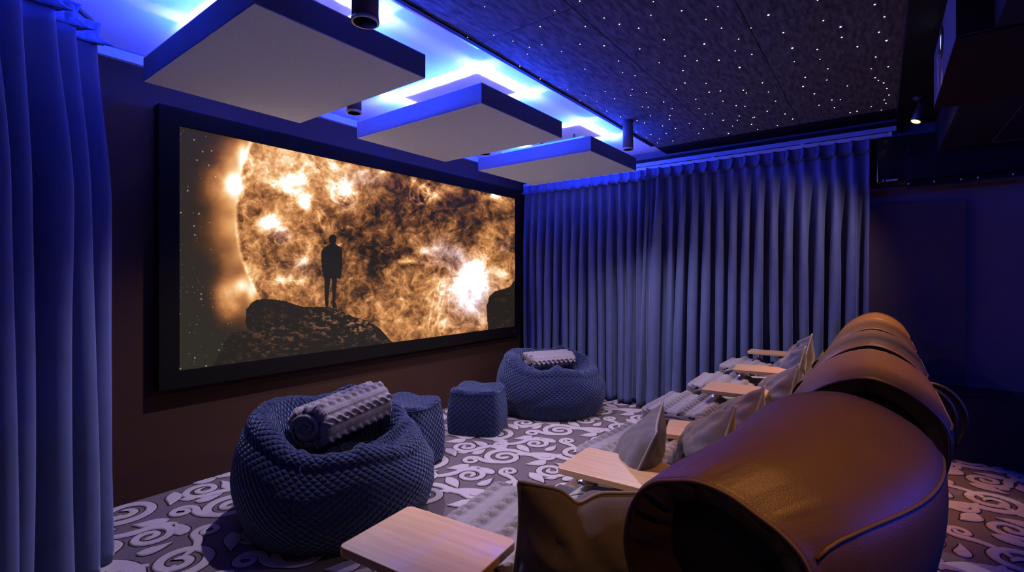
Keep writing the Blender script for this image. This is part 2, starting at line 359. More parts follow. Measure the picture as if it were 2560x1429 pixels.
# ------------------------------------------------------------------ screen
def build_screen():
    x0, x1, z0, z1 = 1.190, 4.738, .765, 2.308; yp = YS-.062
    root = thing('projection_screen', 'wide framed cinema screen on the dark wall showing a fiery sun and a lone silhouette', 'screen', (x0, YS, z0))
    nx, nz = 860, 376
    u = np.linspace(0, 1, nx); v = np.linspace(0, 1, nz); U, Vv = np.meshgrid(u, v)
    # picture layout coordinates (2064 wide drawing of the slanted picture)
    src = np.array([(0, 0), (1, 0), (1, 1), (0, 1)], float); dst = np.array([(40, 48), (1945, 435), (1942, 1178), (30, 1395)], float)
    A = []; B = []
    for (a, b), (X, Y) in zip(src, dst):
        A += [[a, b, 1, 0, 0, 0, -a*X, -b*X], [0, 0, 0, a, b, 1, -a*Y, -b*Y]]; B += [X, Y]
    h = np.append(np.linalg.solve(np.array(A), np.array(B)), 1).reshape(3, 3)
    w = h[2, 0]*U+h[2, 1]*Vv+1; px = (h[0, 0]*U+h[0, 1]*Vv+h[0, 2])/w; py = (h[1, 0]*U+h[1, 1]*Vv+h[1, 2])/w
    # turbulence
    wx = .6*fbm(px/95, py/95, 4)-.3; wy = .6*fbm(px/95+40, py/95+11, 4)-.3
    n1 = fbm((px+190*wx)/62, (py+190*wy)/62, 6, .6)
    n2 = fbm((px+120*wy)/24+7, (py+120*wx)/24, 4, .6)
    big = fbm(px/240+3, py/240+5, 3)
    rid = 1-np.abs(2*fbm((px+150*wx)/46+20, (py+150*wy)/46+3, 5, .6)-1)
    lvl = .27+1.0*(n1-.45)+.5*(big-.5)+.22*(np.clip(rid, 0, 1)**7-.15)+.45*(n2-.5)
    # broad tone of regions: (x, y, rx, ry, amount)
    for x, y, rx, ry, a in [(600, 230, 330, 160, .40), (860, 330, 260, 120, .28), (1080, 330, 120, 60, .22), (560, 560, 200, 180, .12), (1120, 620, 330, 260, -.12), (1600, 560, 300, 170, -.14), (1050, 950, 230, 150, -.02),
                            (1500, 1000, 180, 150, .05), (430, 700, 90, 260, .05), (600, 900, 250, 120, .2), (1350, 1000, 200, 120, .06), (1850, 700, 130, 130, .05)]:
        lvl = lvl+a*np.exp(-((px-x)/rx)**2-((py-y)/ry)**2)
    pink = np.zeros_like(lvl)
    blobs = [(335, 360, 45, 62, 1.3), (395, 200, 30, 70, .45), (620, 345, 80, 38, .8), (735, 455, 38, 36, 1.15), (715, 350, 22, 42, .5), (640, 400, 45, 22, .4), (950, 380, 60, 36, 1.25), (895, 250, 28, 40, .5), (900, 420, 40, 22, .5),
             (525, 580, 58, 42, 1.35), (600, 625, 24, 20, .8), (720, 790, 38, 24, 1.0), (600, 905, 38, 26, .7), (700, 905, 28, 24, .6), (650, 880, 16, 28, .5), (1395, 385, 42, 40, .45), (1470, 425, 30, 26, .8), (1350, 350, 16, 40, .5), (1820, 425, 50, 16, .9), (1165, 290, 16, 12, .8),
             (1412, 735, 32, 22, 1.2), (1340, 790, 38, 20, .7), (1270, 800, 26, 12, .5), (1480, 725, 40, 26, .6), (1680, 890, 80, 64, 1.7), (1610, 960, 46, 46, .75), (1670, 1040, 62, 62, .72), (1730, 960, 50, 66, .6), (1865, 870, 30, 24, .6), (1760, 780, 30, 26, .6), (1720, 820, 40, 20, .8),
             (365, 930, 46, 40, .9), (425, 960, 24, 50, .9), (330, 1000, 60, 80, .4), (1277, 1020, 18, 10, .5), (1262, 1135, 14, 20, .45), (910, 710, 18, 8, .7), (930, 520, 26, 10, .4), (830, 600, 30, 16, .4)]
    for x, y, rx, ry, a in blobs:
        d = np.sqrt(((px-x+60*wx)/rx)**2+((py-y+60*wy)/ry)**2); th = np.arctan2((py-y)/ry, (px-x)/rx)
        rays = fbm(th*3.2+x*.1, d*.35+y*.1, 3)
        lvl = lvl+a*np.exp(-d*d*.95)*.80+a*.24*np.exp(-d*.6)*(.2+1.7*sstep(.45, .8, rays))
    for x, y, rx, ry, a in [(1690, 1010, 130, 130, 1), (1530, 740, 110, 80, .75), (1600, 800, 70, 70, .5), (735, 830, 120, 50, .35), (590, 650, 50, 40, .6), (1080, 330, 120, 50, .45), (1890, 700, 40, 40, .6), (960, 470, 60, 40, .3)]:
        pink += a*np.exp(-((px-x)/rx)**2-((py-y)/ry)**2)
    # loops of plasma
    for x, y, rx, ry, rot, a in [(1385, 390, 52, 80, .3, .55), (1410, 420, 34, 52, -.2, .5), (1440, 380, 40, 30, .1, .4), (930, 410, 46, 60, .5, .45), (980, 440, 50, 42, .2, .3), (600, 650, 40, 50, .4, .35), (830, 560, 22, 66, -.4, .35), (320, 560, 70, 120, .1, .3), (320, 560, 88, 150, .1, .2), (850, 330, 110, 60, -.2, .25), (1480, 1060, 30, 160, .25, .3), (1520, 1060, 30, 150, .1, .25), (1440, 1060, 40, 150, .5, .2), (690, 700, 80, 60, .5, .2)]:
        dx = px-x; dy = py-y; c, s = math.cos(rot), math.sin(rot)
        d = np.sqrt(((c*dx+s*dy)/rx)**2+((-s*dx+c*dy)/ry)**2)
        lvl = lvl+.65*a*np.exp(-((d-1+.5*(n2-.5)+.5*(n1-.5))*min(rx, ry)/5)**2)*(.4+1.2*n1)
    # limb of the sun on the left
    limb = 350+((py-560)/430)**2*(100+20*np.sign(py-560))
    out = sstep(6, -14, px-limb)
    glow = .68*np.exp(-np.clip(limb-px, 0, None)/130)*(.45+1.1*fbm(py/120, px/160, 3))
    for x, y, rx, ry, a in [(290, 370, 100, 90, .5), (300, 1000, 70, 110, .6), (290, 600, 60, 80, .2), (310, 780, 60, 60, .15), (330, 200, 70, 90, .3)]:
        glow = glow+a*np.exp(-((px-x)/rx)**2-((py-y)/ry)**2)*(.55+.9*n1)
    for x, y, rx, ry, a in [(335, 360, 42, 58, .95), (385, 220, 26, 80, .6), (380, 930, 40, 40, .7), (430, 970, 26, 50, .6)]:
        glow = glow+a*np.exp(-((px-x)/rx)**2-((py-y)/ry)**2)
    lvl = lvl*(1-out)+glow*out
    lvl = lvl+.33*np.exp(-((px-limb)/9)**2)*(.4+1.2*fbm(py/60, 3+0*py, 3))
    lvl = np.clip(lvl, 0, 1.9)
    stops = np.array([0, .12, .3, .48, .68, .9, 1.22, 1.6]); 
    cr = np.array([(.017, .013, .009), (.05, .022, .011), (.16, .06, .02), (.36, .14, .045), (.66, .28, .09), (.92, .52, .22), (1.5, 1.0, .72), (5.5, 4.9, 4.9)])
    img = np.stack([np.interp(lvl, stops, cr[:, k]) for k in range(3)], -1)
    bgl = np.clip(out*(1-np.clip(glow*3, 0, 1)), 0, 1)[..., None]
    img = img*(1-bgl)+np.array([.026, .022, .014])*bgl
    pk = np.clip(pink, 0, 1)[..., None]*np.clip(lvl/.8, 0, 1)[..., None]
    lum = img.mean(-1, keepdims=True)
    img = img*(1-.7*pk)+.7*pk*(lum*np.array([1.05, .92, 1.22]))
    # little stars
    for k in range(520):
        i = rng.integers(2, nz-2); j = int(nx*(rng.random()**(2.2 if k < 300 else 1)))
        j = min(max(j, 1), nx-2); br = .12+.6*rng.random()**4
        img[i, j] += br*np.array([1, .93, .85])
        if br > .45: img[i, j+1] += .3; img[i+1, j] += .3
    # rocks and figure
    def inside(poly):
        r = np.zeros(px.shape, bool); n = len(poly)
        for i in range(n):
            (ax, ay), (bx, by) = poly[i], poly[(i+1) % n]
            c = ((ay > py) != (by > py)) & (px < (bx-ax)*(py-ay)/((by-ay) or 1e-9)+ax); r ^= c
        return r
    jit = 9*(n2-.5)
    px0, py0 = px, py; px = px0+jit; py = py0+jit
    rock = inside([(190, 1420), (240, 1330), (270, 1265), (290, 1225), (330, 1190), (405, 1180), (396, 1120), (398, 1060), (425, 1030), (455, 1008), (500, 1003), (560, 1010), (620, 1018), (680, 1040), (720, 1052), (860, 1052), (930, 1075), (1000, 1112), (1090, 1135), (1150, 1180), (1190, 1225), (1225, 1262), (1225, 1420)])
    rock2 = inside([(1782, 1230), (1778, 1120), (1774, 1060), (1790, 1000), (1820, 975), (1880, 958), (1920, 945), (1935, 918), (1990, 890), (1990, 1230)])
    px, py = px0, py0
    man = inside([(866, 690), (862, 668), (866, 652), (876, 645), (890, 644), (902, 650), (907, 664), (904, 680), (900, 690), (902, 699), (922, 711), (936, 728), (939, 780), (938, 830), (930, 862), (931, 888), (920, 894), (908, 888), (904, 930), (899, 980), (897, 1025), (906, 1056), (890, 1062), (878, 1054), (882, 1010), (879, 950), (877, 895), (871, 895), (864, 950), (860, 1000), (857, 1050), (840, 1050), (839, 1010), (835, 960), (837, 893), (828, 880), (822, 830), (818, 780), (820, 738), (836, 716), (858, 703), (868, 699)])
    rk = fbm(px/26+90, py/13, 5, .65); ridge = sstep(.56, .74, rk)
    warm = np.exp(-(((px-1020)/230)**2+((py-1140)/90)**2))+.35*np.exp(-(((px-560)/130)**2+((py-1230)/90)**2))
    rc = np.array([.017, .013, .009])+(ridge*(.03+.5*warm)*sstep(.2, .8, n1+.2))[..., None]*np.array([.75, .33, .16])
    img = np.where((rock | rock2)[..., None], rc, img)
    img = np.where(man[..., None], np.array([.014, .013, .010]), img)
    img = np.clip(img, 0, 6)
    P = np.stack([U*(x1-x0), np.full_like(U, yp-YS), (1-Vv)*(z1-z0)], -1)
    me = bpy.data.meshes.new('picture'); idx = np.arange(nx*nz).reshape(nz, nx)
    fs = np.stack([idx[:-1, :-1], idx[1:, :-1], idx[1:, 1:], idx[:-1, 1:]], -1).reshape(-1, 4)
    me.from_pydata(P.reshape(-1, 3).tolist(), [], fs.tolist()); me.update()
    at = me.color_attributes.new('picture', 'FLOAT_COLOR', 'POINT')
    at.data.foreach_set('color', np.concatenate([img, np.ones((nz, nx, 1))], -1).astype(np.float32).ravel())
    m, nt, b = new_mat('projected_picture'); b.inputs['Base Color'].default_value = (.008, .008, .008, 1); b.inputs['Roughness'].default_value = .9
    b.inputs['Specular IOR Level'].default_value = 0
    a = nt.nodes.new('ShaderNodeAttribute'); a.attribute_name = 'picture'
    nt.links.new(a.outputs['Color'], b.inputs['Emission Color']); b.inputs['Emission Strength'].default_value = 1.0
    link('picture', me, m, root, False)
    W, Hh = x1-x0, z1-z0; fw = .11; mb = MB()
    for cx, cz, dx, dz in ((W/2, Hh+fw/2, W+2*fw, fw), (W/2, -fw/2, W+2*fw, fw), (-fw/2, Hh/2, fw, Hh), (W+fw/2, Hh/2, fw, Hh)):
        mb.box((cx, -.04, cz), (dx, .08, dz))
    mb.build('frame', M_frame, root)
    mk = MB()
    for k in range(5): mk.box((W-.06+.012*k, -.081, -.052), (.008, .002, .014 if k else .02))
    mk.build('maker_mark', M_alu, root)
build_screen()

# ------------------------------------------------------------------ suspended ceiling clouds
def cloud(label, x0, x1, y0, y1):
    zb, zt = 2.38, 2.50
    r = thing('acoustic_cloud', label, 'ceiling panel', ((x0+x1)/2, (y0+y1)/2, zb), 0, 'suspended acoustic panels in front of the screen')
    w, d, h = x1-x0, y1-y0, zt-zb
    MB().box((0, 0, .0035), (w-.004, d-.004, .007)).build('face_fabric', M_panelfab, r)
    mb = MB(); t = .02
    for cx, cy, dx, dy in ((0, -d/2+t/2, w, t), (0, d/2-t/2, w, t), (-w/2+t/2, 0, t, d-2*t), (w/2-t/2, 0, t, d-2*t)):
        mb.box((cx, cy, h/2+.0025), (dx, dy, h-.005))
    mb.box((0, 0, h-.03), (w-2*t, d-2*t, .02)); mb.build('side_frame', M_paneledge, r)
    mb = MB()
    for cx, cy, dx, dy in ((0, -d/2+.003, w, .006), (0, d/2-.003, w, .006), (-w/2+.003, 0, .006, d), (w/2-.003, 0, .006, d)):
        mb.box((cx, cy, h+.002), (dx, dy, .004))
    mb.build('edge_profile', M_trim, r)
    ins = .15; mb = MB()
    for cx, cy, dx, dy in ((0, -d/2+ins, w-2*ins+.05, .012), (0, d/2-ins, w-2*ins+.05, .012), (-w/2+ins, 0, .012, d-2*ins-.03), (w/2-ins, 0, .012, d-2*ins-.03)):
        mb.box((cx, cy, h+.038), (dx, dy, .008))
    mb.build('led_strip', M_led, r)
    mb = MB(); mw = MB()
    for off in (.012, .052):
        i2 = ins+off
        for cx, cy, dx, dy in ((0, -d/2+i2, w-2*i2, .004), (0, d/2-i2, w-2*i2, .004), (-w/2+i2, 0, .004, d-2*i2), (w/2-i2, 0, .004, d-2*i2)):
            mb.box((cx, cy, h+.030), (dx, dy, .076))  # unseen walls added to bound the glow on the ceiling
    mb.build('led_glow_cutoff', M_paneledge, r); i2 = ins+.032
    for cx, cy, dx, dy in ((0, -d/2+i2, w-2*i2, .01), (0, d/2-i2, w-2*i2, .01), (-w/2+i2, 0, .01, d-2*i2-.02), (w/2-i2, 0, .01, d-2*i2-.02)):
        mw.box((cx, cy, h+.004), (dx, dy, .006))
    mw.build('led_strip', M_ledw, r)  # unseen extra strip, added only for the pale core on the ceiling
    for sy in (-1, 1):
        MB().tube([(0, sy*(d/2-.42), h-.02), (0, sy*(d/2-.42), ZC-zb)], .012, 10).build('hanger', M_paneledge, r)
    return r
cloud('largest-looking suspended grey acoustic panel, nearest the camera, over the left of the screen', .879, 1.745, 1.88, 3.09)
cloud('middle of the three suspended grey acoustic panels with blue glow behind it', 2.19, 3.10, 1.88, 3.09)
cloud('farthest suspended grey acoustic panel, in front of the blue curtain corner', 3.55, 4.472, 1.88, 3.09)

# ------------------------------------------------------------------ star ceiling tiles
m, nt, b = new_mat('star_tile_felt'); b.inputs['Roughness'].default_value = .85; b.inputs['Specular IOR Level'].default_value = .15
tc = nt.nodes.new('ShaderNodeTexCoord'); mp = nt.nodes.new('ShaderNodeMapping'); mp.inputs['Scale'].default_value = (9, 42, 1); mp.inputs['Rotation'].default_value = (0, 0, math.radians(25))
n = nt.nodes.new('ShaderNodeTexNoise'); n.inputs['Scale'].default_value = 1; n.inputs['Detail'].default_value = 6; n.inputs['Roughness'].default_value = .65
nt.links.new(tc.outputs['Object'], mp.inputs[0]); nt.links.new(mp.outputs[0], n.inputs['Vector'])
cr = nt.nodes.new('ShaderNodeValToRGB'); cr.color_ramp.elements[0].position = .36; cr.color_ramp.elements[1].position = .68
cr.color_ramp.elements[0].color = (.055, .055, .06, 1); cr.color_ramp.elements[1].color = (.19, .185, .20, 1)
nt.links.new(n.outputs['Fac'], cr.inputs[0]); nt.links.new(cr.outputs[0], b.inputs['Base Color'])
M_tile = m
tiles = [(-.9, 2.068, 1.197, 1.803, 'dark star ceiling tile touching the blue glow, at the top edge of the view'),
         (2.072, 4.799, 1.197, 1.803, 'dark star ceiling tile touching the blue glow, running to the curtain track'),
         (-.9, 2.068, 0.551, 1.192, 'dark star ceiling tile in the middle row, at the top edge of the view'),
         (2.072, 4.799, 0.551, 1.192, 'dark star ceiling tile in the middle row, running to the curtain track'),
         (-.9, 2.816, -0.100, 0.547, 'dark star ceiling tile beside the black beam, at the top edge of the view'),
         (2.820, 4.799, -0.100, 0.547, 'dark star ceiling tile beside the black beam, at the curtain end')]
tile_objs = []
for x0, x1, y0, y1, lb in tiles:
    r = thing('star_ceiling_tile', lb, 'ceiling tile', ((x0+x1)/2, (y0+y1)/2, ZS), 0, 'star ceiling tiles')
    MB().box((0, 0, .04), (x1-x0, y1-y0, .08), 0).build('felt_board', M_tile, r)
    tile_objs.append((x0, x1, y0, y1, r))
stars = [(417,33,1),(762,52,3),(885,5,1.4),(1005,88,1.2),(1080,119,1.3),(1175,138,1.2),(1235,75,.8),(1247,8,.8),(1300,195,1.2),(1387,52,1.4),(1506,95,1.4),(1583,138,1),(1565,32,.8),(1498,216,2),(1403,275,1.2),(1462,298,1.1),(1570,296,1.4),(1650,250,.7),(1667,192,1.1),(1732,267,1.2),(1728,137,.8),(1672,331,2),(1393,347,1.5),(1276,308,.9),(1180,240,1.1),(1096,356,.9),(1076,300,1),(1157,372,.8),(1005,225,1.5),(886,217,1.2),(795,253,.9),(698,220,.9),(690,130,1.2),(637,232,1),(627,266,.9),(556,202,.9),(462,173,1.1),(333,184,.9),(590,325,1),(690,388,3),(428,243,1),(910,340,1),(912,130,.8),(1403,408,1),(1507,410,.7),(1361,439,1.2),(1522,453,1.2),(1577,447,1.3),(1690,443,1.1),(1705,457,1),(1784,407,1.2),(1814,452,.8),(1590,497,3.2),(1456,488,1.2),(1298,501,1),(1213,455,.9),(1143,439,.8),(1136,469,.9),(1057,485,1),(1010,450,.9),(969,498,.7),(913,468,.8),(886,493,.7),(825,440,.9),(788,430,.6),(1193,525,1.1),(1222,527,.9),(1233,569,.8),(1204,604,1.1),(1167,593,1.2),(1329,568,1.2),(1326,586,1.1),(1340,533,1),(1292,619,1.1),(1310,656,1),(1356,631,.9),(1343,693,1.1),(1277,683,.9),(1267,702,.8),(1235,661,.9),(1162,649,.8),(1116,625,.8),(1086,575,.9),(1018,547,.7),(1214,677,.8),(1425,606,1),(1472,534,1.1),(1503,561,.9),(1537,559,.6),(1591,591,1.3),(1655,519,1.1),(1698,523,1.2),(1670,570,1),(1661,591,.8),(1637,620,.7),(1617,656,1.5),(1745,576,.7),(1737,579,.7),(1731,611,1.1),(1760,636,.9),(1808,547,1),(1849,497,.9),(1896,560,1.3),(1933,585,1.1),(1858,617,1),(1494,632,.8),(1471,656,.9),(1995,380,1.1),(1984,425,1.5),(2040,461,1.3),(2063,517,1.1),(2126,491,1),(2168,490,.7),(2139,529,.8),(2216,554,1.1),(2250,547,1),(2320,524,.7),(2370,541,.8),(2392,508,.8),(2384,491,.7),(2407,467,1),(2397,435,.8),(2381,407,3.1),(2355,395,3),(2339,382,3.1),(2403,328,1.1),(2320,338,.7),(2342,280,1.1),(2395,199,1.9),(2358,158,1.3),(2385,82,1.2),(2337,22,1.5),(2252,229,1.4),(2175,183,1.2),(2169,132,1.9),(2084,101,1.2),(2056,0,1.1),(1931,236,2),(1887,160,1.4),(1814,73,2.1),(1941,303,.8),(2067,291,.8),(2054,243,1.3),(2106,338,1.2),(2101,393,1),(2202,422,1)]
star_me = {}
for mat, nm in ((M_star, 'white'), (M_star_o, 'amber')):
    q = MB().lathe([(.001, -.0032), (.0022, -.0028), (.0034, -.0016), (.004, 0)], 8); o = q.build('star_light', mat); star_me[nm] = o.data; bpy.data.objects.remove(o)
for sx, sy, br in stars:
    x, y, z = on_z(1000+sx/1.9692, sy/1.9692, ZS)
    amber = br >= 3; s = (br-2 if amber else br)
    for x0, x1, y0, y1, r in tile_objs:
        if x0 <= x <= x1 and y0 <= y <= y1:
            o = bpy.data.objects.new('star_light', star_me['amber' if amber else 'white']); COL.objects.link(o); o.parent = r
            o.location = (x-(x0+x1)/2, y-(y0+y1)/2, 0); k = (.32+.36*s)*(.55+.22*x); o.scale = (k, k, k)
            if amber: o['label'] = 'amber fibre star'
            break
# metal edge profile between white ceiling and star tiles
e = MB().box((1.9, 1.810, 2.675), (5.6, .010, .05)).box((1.9, 1.806, 2.653), (5.6, .026, .005)); o = e.build('edge_trim', M_black)
tag(o, 'thin dark metal edge trim between blue-lit ceiling and star tiles', 'trim')
o = MB().box((1.60, 1.826, 2.656), (1.0, .016, .010)).build('aluminium_profile', M_alu)
tag(o, 'short bright aluminium profile on the star ceiling edge beside the near panel', 'profile')

# ------------------------------------------------------------------ lamps
def lamp(name, kind, loc, col, power, size=None, blend=.6, tgt=None, radius=.03, parent=None, shape=None, sx=.1, sy=.1):
    L = bpy.data.lights.new(name, kind); L.color = col; L.energy = power
    if kind == 'SPOT': L.spot_size = math.radians(size); L.spot_blend = blend; L.shadow_soft_size = radius
    elif kind == 'AREA': L.shape = 'RECTANGLE'; L.size = sx; L.size_y = sy
    else: L.shadow_soft_size = radius
    o = bpy.data.objects.new(name, L); COL.objects.link(o); o.location = loc
    if tgt: o.rotation_euler = (Vector(tgt)-Vector(loc)).to_track_quat('-Z', 'Y').to_euler()
    return o
DOWN = [(1.122, 1.533, 2.30, .05, 'large near cylindrical downlight hanging in front of the nearest grey panel'),
        (1.789, 2.555, 2.35, .045, 'cylindrical downlight between the nearest and the middle grey panel'),
        (3.169, 2.679, 2.40, .045, 'cylindrical downlight almost hidden behind the middle grey panel'),
        (3.837, 1.685, 2.42, .045, 'cylindrical downlight at the star ceiling edge above the farthest grey panel')]
LAV = (.93, .80, 1.0)
for x, y, z, R, lb in DOWN:
    r = thing('downlight', lb, 'lamp', (x, y, z), 0, 'cylindrical blue-lit downlights'); h = ZC-z
    MB().lathe([(R*.80, .012), (R*.97, .012), (R*.97, h)], 40).lathe([(R*.8, .012), (R*.8, .06), (.001, .07)], 40).build('housing', M_down, r)
    MB().lathe([(R*.86, 0), (R, .0), (R*1.02, .004), (R*1.02, .012), (R*.84, .012), (R*.86, 0)], 40).build('trim_ring', M_ring, r)
    MB().lathe([(R*.1, .03), (R*.78, .03), (R*.78, .045), (.001, .05)], 24).build('baffle', M_black, r)
    lamp('downlight_lamp', 'SPOT', (x, y, z+.001), LAV, *{1.122: (260, 50), 1.789: (260, 122), 3.169: (230, 104), 3.837: (250, 125)}[x], .75, (1.40, .95, .70) if x < 1.2 else (x+(2.45-x)*.15, y, 0), .03)
# warm adjustable spotlight on the black beam
r = thing('spotlight', 'small adjustable spotlight glowing warm on the black beam above the far seats', 'lamp', (4.33, -.208, 2.585))
MB().lathe([(.001, -.03), (.02, -.026), (.035, -.012), (.04, 0)], 24).build('mount', M_spotblk, r)
MB().tube([(0, 0, -.02), (0, 0, -.085)], .008, 10).build('stem', M_spotblk, r)
aim = Vector((-.30, .40, -1)).normalized(); q = aim.to_track_quat('-Z', 'Y').to_matrix().to_4x4()
M = Matrix.Translation((-.005, -.01, -.10)) @ q
hd_ = MB().lathe([(.001, .055), (.026, .05), (.03, .04), (.034, -.085), (.030, -.085), (.026, -.05), (.001, -.05)], 28, M).build('head', M_spotblk, r)
MB().lathe([(.001, -.078), (.026, -.080), (.026, -.074)], 24, M).build('bulb', emis('warm_bulb', (1, .50, .16), 5), hd_)
WARM = (1.0, .42, .13)
lamp('spot_beam', 'SPOT', Vector((4.33, -.208, 2.585))+(M @ Vector((0, 0, -.09))), WARM, 190, 52, .9, (4.2, .02, 1.0), .025)
for x, p in ((.95, 48), (2.05, 105), (3.15, 100)):
    lamp('spot_beam', 'SPOT', (x, -.22, 2.45), WARM, p, 46, .9, (x+.12, .12, .95), .025)
PINK = (1.0, .72, .74)
lamp('spot_beam', 'SPOT', (3.4, -.22, 2.52), PINK, 55, 88, .8, (2.7, 1.75, 0), .03)  # added pink key for the carpet, no fixture modelled
lamp('spot_beam', 'SPOT', (4.05, -.22, 2.52), PINK, 60, 84, .9, (4.9, 1.5, .5), .03)  # added pink wash on the curtain, without a fixture
lamp('spot_beam', 'SPOT', (.05, -.35, 2.45), WARM, 15, 62, .8, (.95, .45, .85), .025)  # extra warm spot added to light the near headrest gathers
# blue wash from the rear right of the room
lamp('rear_blue_wash', 'AREA', (3.1, -2.4, 2.2), (.012, .055, 1), 20, tgt=(5.0, -1.0, 1.1), sx=1.2, sy=.1)
lamp('rear_blue_wash', 'AREA', (2.2, -1.9, 1.3), (.02, .06, 1), 14, tgt=(1.6, 0, .8), sx=1.2, sy=.1)  # low wash added to tint the seat backs, no fixture

# ------------------------------------------------------------------ curtains
def curtain(path_fn, L, z0, z1, spacing, amp, label, n_per=22, nz=56, seed=0, lean=None):
    """path_fn(s) -> (point xy, normal xy). vertical pleated cloth; returns the thing"""
    rg = np.random.default_rng(seed); nf = int(round(L/spacing)); nu = nf*n_per+1
    root = thing('curtain', label, 'curtain', (0, 0, 0))
    s = np.linspace(0, L, nu); t = np.linspace(0, 1, nz)            # t 0 top, 1 bottom
    P = np.zeros((nz, nu, 3)); base = np.array([path_fn(a)[0] for a in s]); nor = np.array([path_fn(a)[1] for a in s])
    tan = np.gradient(base, axis=0); tan /= np.linalg.norm(tan, axis=1)[:, None]
    f = s/spacing; k = np.floor(f).astype(int); jw = rg.uniform(.7, 1.25, nf+2); jl = rg.uniform(-.5, .5, nf+3); jl2 = rg.uniform(-1, 1, nf+3)
    fr = f-np.floor(f); sm = fr*fr*(3-2*fr)
    aw = jw[k]*(1-sm)+jw[k+1]*sm; sh = jl[k]*(1-sm)+jl[k+1]*sm; sh2 = jl2[k]*(1-sm)+jl2[k+1]*sm
    for i, tt in enumerate(t):
        a = amp*(.42+.58*float(sstep(.0, .35, tt)))*(1+.12*tt)
        ph = 2*PI*(f+.10*sh2*tt+.05*np.sin(3.1*tt+7*sh))
        c = np.cos(ph); d = 2*(.5+.5*c)**1.5-1
        out = a*aw*d+.010*np.sin(5.0*tt+9*sh)*float(sstep(.1, .6, tt))+.012*sh2*tt
        lat = spacing*.17*np.sin(2*ph)*float(sstep(.05, .5, tt))*aw+spacing*.38*sh*tt
        if lean is not None: lat = lat+lean(s, tt)
        P[i, :, :2] = base+nor*out[:, None]+tan*lat[:, None]; P[i, :, 2] = z1+(z0-z1)*tt+ (.004*np.cos(ph) if tt > .98 else 0)
    uv = np.stack(np.broadcast_arrays(s[None]*1.0, (1-t)[:, None]*(z1-z0)), -1).astype(float)
    cl = grid('cloth', P, M_velvet, root, uv=uv)
    md = cl.modifiers.new('thick', 'SOLIDIFY'); md.thickness = .004
    # header band: flat tape with a pinched triple fold at every pleat
    hz = .105; rows = 9; Hh = np.zeros((rows, nu, 3))
    for i in range(rows):
        tt = i/(rows-1)
        c = np.cos(2*PI*f); pk = np.clip((c-.45)/.55, 0, 1)
        tri = pk**.8*(.75+.25*np.cos(3*2*PI*f*2.0))
        out = (.020+.020*(1-tt)**1.5+.012*tt**3*3)*tri*1.3+.004+amp*.42*0.9*c*float(sstep(.55, 1, tt))*.8+.006*np.sin(2*PI*f*2+5*sh)*(1-abs(2*tt-1))
        Hh[i, :, :2] = base+nor*(out+.006)[:, None]; Hh[i, :, 2] = z1+.012-hz*tt
    hd = hd_ = grid('header', Hh, M_velvet_head, root); md = hd.modifiers.new('thick', 'SOLIDIFY'); md.thickness = .003
    # pinch stitches
    for j in range(nf+1):
        i = min(j*n_per, nu-1); p = base[i]; nn = nor[i]
        MB().box((0, 0, 0), (.03, .016, .014), .004, Matrix.Translation((p[0]+nn[0]*(.03+amp*.25), p[1]+nn[1]*(.03+amp*.25), z1-.085)) @ Matrix.Rotation(math.atan2(nn[1], nn[0]), 4, 'Z')).build('pinch_tack', M_velvet_head, hd_)
    return root
XC = 4.955
right_fn = lambda y0: (lambda s: (np.array([XC, y0-s]), np.array([-1.0, 0])))
def gather(s, tt): return -.10*tt*np.clip(1-s/.5, 0, 1)
curtain(right_fn(3.53), 1.66, .02, 2.47, .116, .068, 'left half of the blue velvet curtain on the far wall, beside the screen', seed=3)
curtain(lambda s: (np.array([XC-.055*max(0, 1-s/.16)**1.0, 1.93-s]), np.array([-1.0, 0])), 1.86, .02, 2.47, .116, .070, 'right half of the blue velvet curtain on the far wall, behind the seats', seed=8, lean=gather)
# near left curtain on a diagonal run
pA = np.array([.625, 2.985]); dirv = np.array([-.60, -.80]); nv_ = np.array([.80, -.60])
def left_fn(s):
    a = s*s*.10; return (pA+dirv*s+np.array([-.05, .10])*a, nv_)
curtain(left_fn, 1.15, .015, 2.545, .165, .095, 'near blue velvet curtain hanging at the left edge of the view', seed=21)
# tracks
tr = thing('curtain_track', 'long pale curtain track along the top of the far blue curtain', 'curtain track', (XC, 1.75, 2.485))
MB().box((0, 0, .012), (.045, 3.6, .03)).build('rail', M_trim, tr)
MB().box((0, -1.81, .012), (.05, .02, .036)).build('end_cap', M_ring, tr)
for y in (-1.2, -.45, .35, 1.1): MB().box((.05, y, .03), (.10, .03, .02)).build('bracket', M_trim, tr)
pts = [(*(left_fn(a)[0]), 2.58) for a in np.linspace(-.04, 1.18, 14)]
o = MB().tube(pts, .014, 8).build('curtain_track', M_spotblk); tag(o, 'dark curtain track above the near curtain at the left', 'curtain track')

